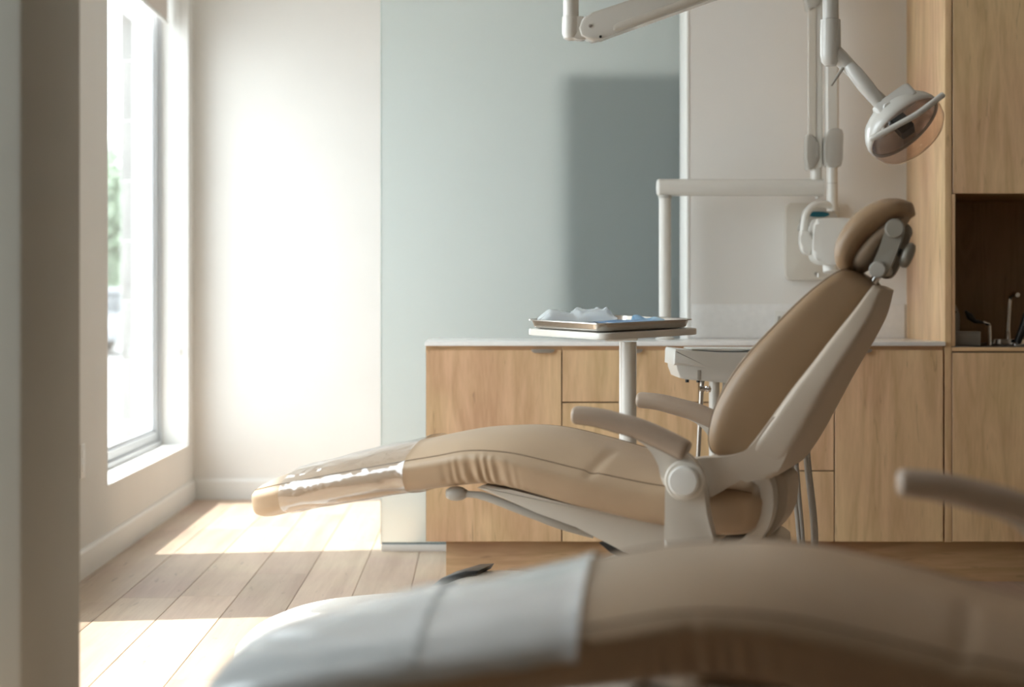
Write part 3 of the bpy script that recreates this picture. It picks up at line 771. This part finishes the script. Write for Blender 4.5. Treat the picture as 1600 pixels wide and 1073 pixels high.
        pad = loft('arm_pad', rings, 'pad_leather', arm)
        tube('seam', [tuple(r_[18 if s < 0 else 23] + Vector((0, 0, 0))) for r_ in rings[5:36]], .0013, 'stitch', pad, 6).name = 'pad_seam'
        lathe('hub_ring', [(.050, 0), (.050, .006), (.046, .010)], 'plastic_ivory', arm, 40, axis_mtx((0, s * .368, 0), (0, s, 0)))
        lathe('hub_cap', [(.036, 0), (.0375, .010), (.037, .022), (.033, .027), (.02, .0285)], 'plastic_white', arm, 40, axis_mtx((0, s * .370, 0), (0, s, 0)))
        if s < 0: arm.rotation_euler = (0, R(near_arm_deg), 0)
    return c

def sleeve(name, label, u0, u1, m, parent_loc, off=.004, phi=PHI, drape=None, lap=None):
    rnd = random.Random(3)
    st = stations(u0, u1, .010); rings = []
    for i, u in enumerate(st):
        e = 1 + .6 * gauss(u - u0, .012) + .8 * gauss(u - u1, .012)
        base = seat_ring(u, off * e + .004)
        m_ = len(base)
        for _ in range(10): base = [Vector((u, .5 * base[k].y + .25 * (base[k - 1].y + base[(k + 1) % m_].y), .5 * base[k].z + .25 * (base[k - 1].z + base[(k + 1) % m_].z))) for k in range(m_)]
        ring = []
        for k, p in enumerate(base):
            wv = .0016 * math.sin(u * 41 + k * .9) * math.sin(k * .55 + u * 17)
            ring.append(p + Vector((0, math.copysign(wv, p.y), wv)))
        rings.append(ring)
    if drape: rings = [r_[-drape:] + r_[:21 + drape] for r_ in rings]
    o = loft(name, rings, m, None, cap=False, closed=not drape)
    if lap:
        r2 = [[p + Vector((0, 0, .005)) for p in r_] for r_, u in zip(rings, st) if u < lap]
        loft('overlap_sheet', r2, m, o, cap=False, closed=not drape)
    o.location = parent_loc; o.rotation_euler = (0, 0, -phi)
    return tag(o, label, 'plastic sleeve', 'plastic sleeves over the leg rests')

O1 = Vector((0.3545, 4.74, 0)); O2 = Vector((0.612, 2.41, 0)); PHI2 = R(8.0)
ch1 = make_chair('tan leather dental chair with ivory frame, reclined sharp in the middle of the room', 0)
ch1.location = O1; ch1.rotation_euler = (0, 0, -PHI)
ch2 = make_chair('tan leather dental chair blurred in the foreground, cut off at the right', 165)
ch2.location = O2; ch2.rotation_euler = (0, 0, -PHI2)
sleeve('plastic_sleeve', 'shiny clear plastic sleeve wrapped over the middle chair leg rest', -.862, -.498, 'clear_sleeve', O1)
sleeve('plastic_sleeve', 'milky plastic sleeve over the foreground chair leg rest', -.958, -.455, 'milky_sleeve', O2, .005, PHI2, 5, -.66)

# ------------------------------------------------------------------ tray table
TC = Vector((0.424, 5.6, 0)); ROT = R(41.0); TILT = R(2.4)
TT = empty('tray_table', (X(981, 5.6), 5.6, 0)); tag(TT, 'ivory tray table with round post standing behind the chair seat', 'table')
PTop = Z(531, 5.6)
tube('post', [(0, 0, .03), (0, 0, PTop - .006)], .0275, 'enamel', TT, 32)
lathe('foot_plate', [(.20, 0), (.20, .018), (.19, .03), (.05, .036)], 'plastic_white', TT, 40)
Mt = Matrix.Translation((0, 0, 0)) @ Matrix.Rotation(TILT, 4, 'X') @ Matrix.Rotation(ROT, 4, 'Z')
plate_c = Vector((0.432, 5.6, 0.953))
bm = bmesh.new(); bm_prism(bm, rrect(-.218, .218, -.178, .178, .035), -.010, .010, 'xy', .003)
pt = from_bm('top_plate', bm, 'enamel', TT, angle=40); pt.matrix_local = Matrix.Translation(plate_c - TT.location) @ Mt
bm = bmesh.new(); bm_box(bm, -.07, .03, -.05, .05, -.026, -.010, .003)
bk = from_bm('bracket', bm, 'enamel', TT, angle=35); bk.matrix_local = Matrix.Translation(plate_c - TT.location) @ Matrix.Rotation(TILT, 4, 'X') @ Matrix.Translation((.045, 0, 0))
tube('bracket_pin', [(-.075, -.03, PTop + .002), (-.02, -.03, PTop + .002)], .006, 'chrome', TT, 10)

tray = empty('instrument_tray', plate_c + Vector((-.008, 0, .012))); tray.rotation_euler = Mt.to_euler()
tag(tray, 'shallow stainless steel tray lying on top of the tray table', 'tray')
def rr_ring(hx, hy, r, z): return [Vector((x_, y_, z)) for x_, y_ in rrect(-hx, hx, -hy, hy, r, 7)]
loft('tray_pan', [rr_ring(.190, .150, .030, .0085 - .0055), rr_ring(.193, .153, .032, .0), rr_ring(.200, .160, .036, .004), rr_ring(.207, .167, .04, .0245), rr_ring(.216, .176, .045, .0270), rr_ring(.2165, .1765, .045, .0250),
                  rr_ring(.2155, .1755, .045, .0282), rr_ring(.206, .166, .040, .0262), rr_ring(.199, .159, .036, .006), rr_ring(.192, .152, .032, .003), ][1:], 'steel', tray, cap=True, angle=30)
def on_tray(name, label, cat, x_, y_, z_=.0035, rz=0):
    o = empty(name); o.matrix_world = Matrix.Translation(plate_c + Vector((-.008, 0, .012))) @ Mt @ Matrix.Translation((x_, y_, z_)) @ Matrix.Rotation(rz, 4, 'Z')
    return tag(o, label, cat)
ROTB = -ROT
pp = on_tray('tray_liner', 'white paper liner covering the steel tray floor', 'paper', 0, 0, .0062)
bm = bmesh.new(); bm_prism(bm, rrect(-.185, .185, -.145, .145, .02), 0, .0008, 'xy'); from_bm('liner_sheet', bm, 'white_paper', pp)
def crumple(name, nx, ny, sx, sy, fz, m, parent, thick=0.0, seed=1):
    rnd = random.Random(seed); bm = bmesh.new()
    V = [[bm.verts.new((sx * (i / (nx - 1) - .5), sy * (j / (ny - 1) - .5), fz(i / (nx - 1), j / (ny - 1), rnd))) for j in range(ny)] for i in range(nx)]
    for i in range(nx - 1):
        for j in range(ny - 1): bm.faces.new((V[i][j], V[i + 1][j], V[i + 1][j + 1], V[i][j + 1]))
    if thick:
        r_ = bmesh.ops.solidify(bm, geom=bm.faces[:], thickness=thick)
    return from_bm(name, bm, m, parent, angle=40)
bib = on_tray('blue_bib', 'light blue paper bib spread flat on the steel tray', 'bib', -.02, -.082, .0072, 0)
crumple('bib_sheet', 22, 16, .21, .115, lambda a, b_, r: .0165 + .002 * math.sin(a * 7 + b_ * 4) + .0012 * r.random(), 'blue_paper', bib, .0012)
crumple('bib_underlayer', 6, 6, .20, .105, lambda a, b_, r: .004, 'blue_paper', bib, .008)
# crumpled sterilisation pouch
po = on_tray('sterile_pouch', 'crumpled clear and blue sterilisation pouch lying on the steel tray', 'pouch', -.083, .068, .008, R(-41))
from mathutils import noise as mn
def pouch_top(a, b_, r):
    e = min(1, 7.5 * a * (1.02 - a)) * math.sin(math.pi * min(1, max(0, b_))) ** .45
    n_ = mn.fractal(Vector((a * 5.5, b_ * 3.2, 1.7)), .9, 2.0, 2)
    fold = .006 * abs(math.sin(a * 6.5 + 2.2 * b_ + n_ * 1.4))
    return max(.004, .008 + .038 * e * (1 + .20 * n_) + fold * (.35 + e) + .030 * max(0, a - .62) * (1.2 - b_) + .085 * max(0, .14 - a) + .004 * n_)
crumple('pouch_film', 54, 34, .25, .125, pouch_top, 'pouch_film', po, 0, 4)
crumple('pouch_paper', 16, 10, .19, .10, lambda a, b_, r: .004 + .003 * r.random(), 'blue_paper', po, .002, 5)
for k, (yy, zz) in enumerate(((-.03, .013), (-.008, .02), (.018, .015), (.0, .011))):
    tube('pouch_contents', catmull([(-.10, yy, zz), (-.05, yy + .01, zz + .008), (.0, yy - .006, zz + .004), (.055, yy, zz + .002)], 14), [.004] * 3 + [.010] * 8 + [.004] * 3, 'slate', po, 8)
cl = on_tray('blue_wrap', 'folded light blue wrapper at the right end of the tray', 'wrapper', .115, -.045, .0075, R(-30))
crumple('wrap_fold', 18, 10, .085, .045, lambda a, b_, r: .010 + .018 * math.sin(math.pi * b_) * (1.1 - .6 * a) + .004 * math.sin(a * 9) + .001 * r.random(), 'blue_wrap', cl, .003, 8)
tube('wrap_roll', catmull([(.015, -.022, .016), (.03, -.026, .018), (.05, -.022, .013), (.055, -.005, .011)], 14), .007, 'blue_wrap', cl, 10)

# ------------------------------------------------------------------ delivery unit behind the back rest
YD = 5.9
DU = empty('delivery_unit', (X(1160, YD), YD, 0)); tag(DU, 'white dental delivery unit with hoses, partly hidden behind the chair back', 'dental unit')
dx = DU.location.x
def dxp(p): return X(p, YD) - dx
def dz(p): return Z(p, YD)
up = ([(dxp(1047), dz(546)), (dxp(1049), dz(543.5)), (dxp(1075), dz(546)), (dxp(1120), dz(549)), (dxp(1160), dz(549)), (dxp(1230), dz(545)), (dxp(1285), dz(545)), (dxp(1288), dz(570)), (dxp(1230), dz(575)), (dxp(1140), dz(577)), (dxp(1100), dz(572)), (dxp(1046), dz(568))])
prism('upper_shell', up, -.13, .16, 'plastic_white', DU, 'xz', .010)
lo = [(dxp(1050), dz(567)), (dxp(1051), dz(575)), (dxp(1056), dz(588)), (dxp(1064), dz(590)), (dxp(1110), dz(594)), (dxp(1150), dz(598)), (dxp(1270), dz(598)), (dxp(1284), dz(570))]
prism('lower_shell', lo, -.122, .15, 'plastic_white', DU, 'xz', .006)
box('tray_recess', dxp(1075), dxp(1275), -.09, .13, dz(545.5), dz(543), 'plastic_white', DU, bev=.004)
box('handle_slot', dxp(1082.5), dxp(1088), -.1235, -.118, dz(591), dz(576), 'plastic_grey', DU, bev=.001)
for p in (1068, 1085): tube('foot_pad', [(dxp(p), -.10, dz(588)), (dxp(p), -.10, dz(595))], .006, 'black', DU, 10)
tube('support_post', [(dxp(1116), 0, .04), (dxp(1116), 0, dz(594))], .018, 'enamel', DU, 20)
lathe('unit_base', [(.22, 0), (.22, .025), (.2, .04), (.03, .06)], 'plastic_white', DU, 36, Matrix.Translation((dxp(1116) + .05, 0, 0)))
tube('syringe_holder', [(dxp(1092), -.09, dz(592)), (dxp(1090.5), -.09, dz(610)), (dxp(1089), -.09, dz(640)), (dxp(1086), -.09, dz(700)), (dxp(1083), -.08, dz(760))], .0075, 'pull_steel', DU, 12)
lathe('valve', [(.004, -.012), (.010, -.010), (.011, 0), (.010, .010), (.004, .012)], 'chrome', DU, 18, axis_mtx((dxp(1091), -.105, dz(605)), (0, 1, 0)), angle=60)
tube('valve_arm', [(dxp(1092), -.10, dz(605)), (dxp(1106), -.05, dz(607))], .005, 'chrome', DU, 10)
lathe('valve', [(.006, -.008), (.011, -.006), (.007, 0), (.011, .006), (.006, .008)], 'chrome', DU, 18, axis_mtx((dxp(1102), -.07, dz(606)), (1, .5, 0)), angle=60)
tube('handpiece', [(dxp(1127), -.08, dz(596)), (dxp(1126), -.08, dz(625)), (dxp(1124), -.08, dz(650))], [.007, .009, .006], 'plastic_grey', DU, 12)
tube('handpiece', [(dxp(1138), -.08, dz(596)), (dxp(1137), -.08, dz(620)), (dxp(1134), -.08, dz(645))], [.006, .008, .006], 'brushed', DU, 12)
for pts, r_, yo in (([(1225, 597), (1233, 680), (1238, 720), (1243, 770), (1249, 830), (1252, 880), (1246, 930)], .0075, .02),
                    ([(1238, 597), (1244, 680), (1248, 720), (1253, 780), (1258, 840), (1259, 880), (1254, 930)], .0080, .05),
                    ([(1262, 597), (1263, 640), (1266, 690), (1270, 740), (1277, 800), (1280, 850), (1276, 890), (1266, 930)], .0125, .08)):
    q = [(dxp(a), yo, dz(b_)) for a, b_ in pts] + [(dxp(1220), yo - .01, .06), (dxp(1170), yo - .02, .045)]
    tube('hose', catmull(q, 50), r_, 'hose', DU, 12)

# ------------------------------------------------------------------ x-ray unit on the worktop and wall
YX = 6.88
XU = empty('xray_arm_unit', (X(1039, YX), YX, .9)); tag(XU, 'ivory dental x-ray with jointed arm standing on the worktop', 'x-ray unit')
ox = XU.location.x
def xx(p): return X(p, YX) - ox
def xz(p): return Z(p, YX) - .9
tube('upright_pole', [(0, 0, .006), (0, 0, xz(305))], .0235, 'enamel', XU, 28)
lathe('pole_flange', [(.036, 0.0005), (.036, .006), (.026, .010)], 'enamel', XU, 28)
lathe('pole_collar', [(.026, 0), (.026, .012)], 'plastic_grey', XU, 28, Matrix.Translation((0, 0, xz(310))))
ha = tube('cross_arm', [(xx(1030), 0, xz(293)), (xx(1286), 0, xz(293))], .0335, 'enamel', XU, 32)
lathe('end_cap', [(.034, 0), (.034, .004), (.028, .010), (.012, .0125)], 'plastic_white', ha, 28, axis_mtx((xx(1030.5), 0, xz(293)), (-1, 0, 0)))
lathe('cap_screw', [(.008, 0), (.010, .004), (.006, .008)], 'plastic_white', ha, 16, axis_mtx((xx(1277), 0, xz(307)), (0, 0, -1)))
za, zb = xz(280), xz(-55)
lathe('arm_socket', [(.022, 0), (.022, .06)], 'enamel', XU, 24, Matrix.Translation((xx(1275), 0, xz(281))))
prism('lower_arm', rrect(xx(1263), xx(1284), -.022, .022, .008), xz(262), zb, 'enamel', XU, 'xy')
prism('arm_cover', rrect(xx(1261.5), xx(1273), -.026, -.0225, .001), xz(215), xz(14), 'plastic_ivory', XU, 'xy')
prism('elbow_cover', closed_smooth([(xx(1259), xz(216)), (xx(1262), xz(211)), (xx(1271), xz(216)), (xx(1275), xz(226)), (xx(1275), xz(250)), (xx(1268), xz(262)), (xx(1259), xz(262))], 3), -.033, .033, 'plastic_grey', XU, 'xz', .005)
prism('elbow_cover', closed_smooth([(xx(1259), xz(14)), (xx(1271), xz(13)), (xx(1282), xz(2)), (xx(1284), xz(-40)), (xx(1259), xz(-40))], 3), -.033, .033, 'plastic_grey', XU, 'xz', .005)
prism('upper_arm', rrect(xx(1287), xx(1307), -.052, -.008, .010), xz(262), zb, 'enamel', XU, 'xy')
box('top_elbow', xx(1259), xx(1311), -.055, .03, zb - .01, zb + .06, 'plastic_grey', XU, bev=.02)
prism('elbow_cover', closed_smooth([(xx(1291), xz(205)), (xx(1311), xz(205)), (xx(1312), xz(230)), (xx(1311), xz(256)), (xx(1305), xz(263)), (xx(1289), xz(262)), (xx(1285), xz(250)), (xx(1285), xz(225))], 3), -.064, .004, 'plastic_grey', XU, 'xz', .006)
tube('wrist_tube', [(xx(1297.5), -.03, xz(262)), (xx(1297.5), -.03, xz(330))], .0215, 'enamel', XU, 24)
lathe('wrist_ring', [(.0222, 0), (.0222, .003)], 'plastic_grey', XU, 24, Matrix.Translation((xx(1297.5), -.03, xz(288))))
yk = tube('head_yoke', catmull([(xx(1297.5), -.035, xz(326)), (xx(1285), -.045, xz(320)), (xx(1268), -.055, xz(322)), (xx(1256), -.06, xz(334)), (xx(1252), -.06, xz(352)), (xx(1252), -.06, xz(366))], 30), .0150, 'enamel', XU, 16)
hb = prism('head_body', closed_smooth([(xx(1268), xz(346)), (xx(1275), xz(343)), (xx(1318), xz(343)), (xx(1325), xz(350)), (xx(1325), xz(400)), (xx(1312), xz(412)), (xx(1278), xz(414)), (xx(1266), xz(404)), (xx(1262), xz(392)), (xx(1264), xz(360))], 3), -.12, .02, 'plastic_white', XU, 'xz', .014)
prism('yoke_pad', closed_smooth([(xx(1245.5), xz(364)), (xx(1251), xz(361)), (xx(1261), xz(366)), (xx(1262), xz(396)), (xx(1252), xz(398)), (xx(1246), xz(388))], 3), -.085, -.03, 'enamel', XU, 'xz', .008)
lathe('aiming_cone', [(.030, 0), (.030, .035), (.027, .037)], 'plastic_white', XU, 28, axis_mtx((xx(1293), -.05, xz(411)), (.05, -.2, -1)))
lathe('cone_screw', [(.005, -.008), (.005, .008)], 'plastic_white', XU, 14, axis_mtx((xx(1275), -.05, xz(430)), (0, 0, 1)))
# control box on the wall
WB = empty('xray_control_box', (X(1264, YW), YW, Z(377, YW))); tag(WB, 'ivory x-ray control box with teal display mounted on the wall', 'control box')
def wx(p): return X(p, YW - .05) - WB.location.x
def wz(p): return Z(p, YW - .05) - WB.location.z
prism('back_plate', rrect(wx(1229), wx(1312), wz(437), wz(317), .018), -.05, 0, 'plastic_ivory', WB, 'xz', .010)
prism('display_housing', closed_smooth([(wx(1250), wz(345)), (wx(1256), wz(327)), (wx(1278), wz(320)), (wx(1300), wz(327)), (wx(1308), wz(345)), (wx(1308), wz(362)), (wx(1250), wz(362))], 4), -.066, -.045, 'plastic_grey', WB, 'xz', .004)
prism('display', closed_smooth([(wx(1261), wz(335)), (wx(1266), wz(331.5)), (wx(1278), wz(330.5)), (wx(1290), wz(331.5)), (wx(1295), wz(335)), (wx(1290), wz(338.5)), (wx(1278), wz(339.5)), (wx(1266), wz(338.5))], 3), -.0685, -.064, 'teal', WB, 'xz', .001)
lathe('box_screw', [(.005, -.008), (.006, .004), (.004, .008)], 'brushed', WB, 14, axis_mtx((wx(1275), -.055, wz(428)), (0, 1, 0)))

# ------------------------------------------------------------------ dental light hanging from the ceiling
YLT = 4.9
DL = empty('dental_light', (X(892, YLT), YLT, ZC)); tag(DL, 'grey dental operating light on a jointed ceiling arm', 'dental light')
lx = DL.location.x
def ax(p): return X(p, YLT) - lx
def az(p): return Z(p, YLT) - ZC
lathe('ceiling_plate', [(.09, 0), (.09, -.02), (.06, -.05), (.024, -.06)], 'enamel', DL, 36)
tube('drop_post', [(0, 0, -.04), (0, 0, az(30))], .0215, 'enamel', DL, 28)
lathe('post_elbow', [(.0235, az(26) + 0.0), (.0245, az(28)), (.0245, az(52)), (.020, az(60)), (.010, az(63))], 'enamel', DL, 28)
prism('elbow_neck', closed_smooth([(ax(882), az(30)), (ax(903), az(27)), (ax(914), az(30)), (ax(916), az(58)), (ax(908), az(63)), (ax(888), az(58))], 3), -.019, .019, 'enamel', DL, 'xz', .006)
arm = [(ax(908), az(34)), (ax(914), az(27)), (ax(926), az(26)), (ax(1300), az(-108)), (ax(1312), az(-100)), (ax(1314), az(-75)), (ax(1290), az(-62)), (ax(958), az(56)), (ax(940), az(63)), (ax(925), az(66)), (ax(908), az(58)), (ax(904), az(46))]
sa = prism('spring_arm', arm, -.031, .031, 'enamel', DL, 'xz', .007)
pan = [(ax(958), az(42)), (ax(964), az(38)), (ax(1292), az(-79)), (ax(1292), az(-66)), (ax(962), az(52)), (ax(957), az(50))]
prism('arm_cover', pan, -.0335, .0335, 'plastic_ivory', sa, 'xz', .004)
lathe('arm_screw', [(.005, 0), (.005, .002), (.003, .0025)], 'brushed', sa, 16, axis_mtx((ax(921), -.031, az(43)), (0, -1, 0)))
lathe('arm_screw', [(.004, 0), (.004, .002)], 'black', sa, 12, axis_mtx((ax(937), -.0312, az(60)), (0, -1, 0)))
tube('lamp_post', [(ax(1297.5), 0, az(-85)), (ax(1297.5), 0, az(34))], .0215, 'lamp_grey', DL, 28)
lathe('lamp_sleeve', [(.022, az(30)), (.0275, az(31)), (.0285, az(60)), (.0285, az(86)), (.025, az(97)), (.015, az(103)), (.004, az(104))], 'lamp_grey', DL, 32, Matrix.Translation((ax(1297.5), 0, 0)))
tube('yoke_neck', [(ax(1299), 0, az(78)), (ax(1312), 0, az(90)), (ax(1332), 0, az(110))], [.024, .023, .0205], 'lamp_grey', DL, 24)
tube('yoke_arm', [(ax(1326), -.012, az(104)), (ax(1334), -.022, az(116)), (ax(1350), -.03, az(138)), (ax(1372), -.032, az(165)), (ax(1380), -.03, az(172))], [.017, .021, .022, .018, .015], 'lamp_grey', DL, 20)
tube('yoke_arm', [(ax(1328), .014, az(106)), (ax(1350), .05, az(122)), (ax(1385), .075, az(148)), (ax(1402), .075, az(164))], [.017, .015, .014, .014], 'plastic_grey', DL, 20)
tube('lock_lever', [(ax(1318), -.01, az(104)), (ax(1305), -.018, az(122)), (ax(1297), -.02, az(135))], [.005, .004, .003], 'plastic_grey', DL, 10)
# lamp head
HC = Vector((ax(1410), .0, az(196))); HA = Vector((.50, -.52, -.70)).normalized()
HM = axis_mtx(HC, HA)
# turn the head so that its long axis lies along the handle
long_ = Vector((.80, 0, .58)); long_ = (long_ - HA * long_.dot(HA)).normalized(); short_ = HA.cross(long_)
HM = Matrix((( *(Vector((long_.x, short_.x, HA.x))), HC.x), (*(Vector((long_.y, short_.y, HA.y))), HC.y), (*(Vector((long_.z, short_.z, HA.z))), HC.z), (0, 0, 0, 1))) @ Matrix.Diagonal((1.0, .90, 1, 1))


hs_ = lathe('head_shell', [(.112, .012), (.116, .008), (.116, -.004), (.110, -.022), (.095, -.045), (.070, -.062), (.03, -.070), (.004, -.071), (.004, -.066), (.03, -.064), (.066, -.056), (.09, -.040), (.104, -.020), (.1105, 0.0)], 'lamp_grey', DL, 44, HM, angle=45, hollow=True)
lathe('reflector', [(.109, .004), (.098, -.016), (.078, -.035), (.045, -.050), (.01, -.055), (.01, -.052), (.045, -.047), (.076, -.032), (.095, -.014), (.106, .005)], 'reflector', hs_, 44, HM, angle=60, hollow=True)
lathe('front_shield', [(.1145, .006), (.1135, .026), (.106, .048), (.088, .066), (.055, .078), (.02, .082), (.004, .0825)], 'lamp_shield', DL, 44, HM, angle=60, open_=True)
bm = bmesh.new(); bm_box(bm, -.022, .022, -.024, .024, -.04, .030, .005)
bmesh.ops.transform(bm, matrix=HM, verts=bm.verts[:]); from_bm('bulb_holder', bm, 'black', DL, angle=35)
bm = bmesh.new(); bm_prism(bm, rrect(-.05, .07, .045, .10, .012), -.055, -.012, 'xy', .006)
bmesh.ops.transform(bm, matrix=HM, verts=bm.verts[:]); from_bm('top_cover', bm, 'lamp_grey', hs_, angle=40)
hp = [(ax(1350), -.085, az(221)), (ax(1363), -.100, az(215)), (ax(1390), -.112, az(200)), (ax(1415), -.118, az(186)), (ax(1440), -.112, az(168)), (ax(1458), -.10, az(155))]
hdl = tube('handle_bar', [Vector(hp[0]) + Vector((-.004, 0, -.002))] + [tuple(p) for p in catmull(hp, 24)] + [Vector(hp[-1]) + Vector((.003, 0, .003))], [.005] + [.0085] * 24 + [.006], 'lamp_grey', DL, 14)
for a_, b_ in ((5, (ax(1378), -.045, az(196))), (17, (ax(1432), -.05, az(176)))):
    p = catmull(hp, 24)[a_]; tube('handle_mount', [p, b_], .006, 'lamp_grey', hdl, 10)
lathe('pivot_disc', [(.012, -.016), (.015, -.013), (.0155, .012), (.013, .016)], 'lamp_grey', DL, 28, axis_mtx((ax(1381), -.05, az(171)), (.1, 1, .1)))
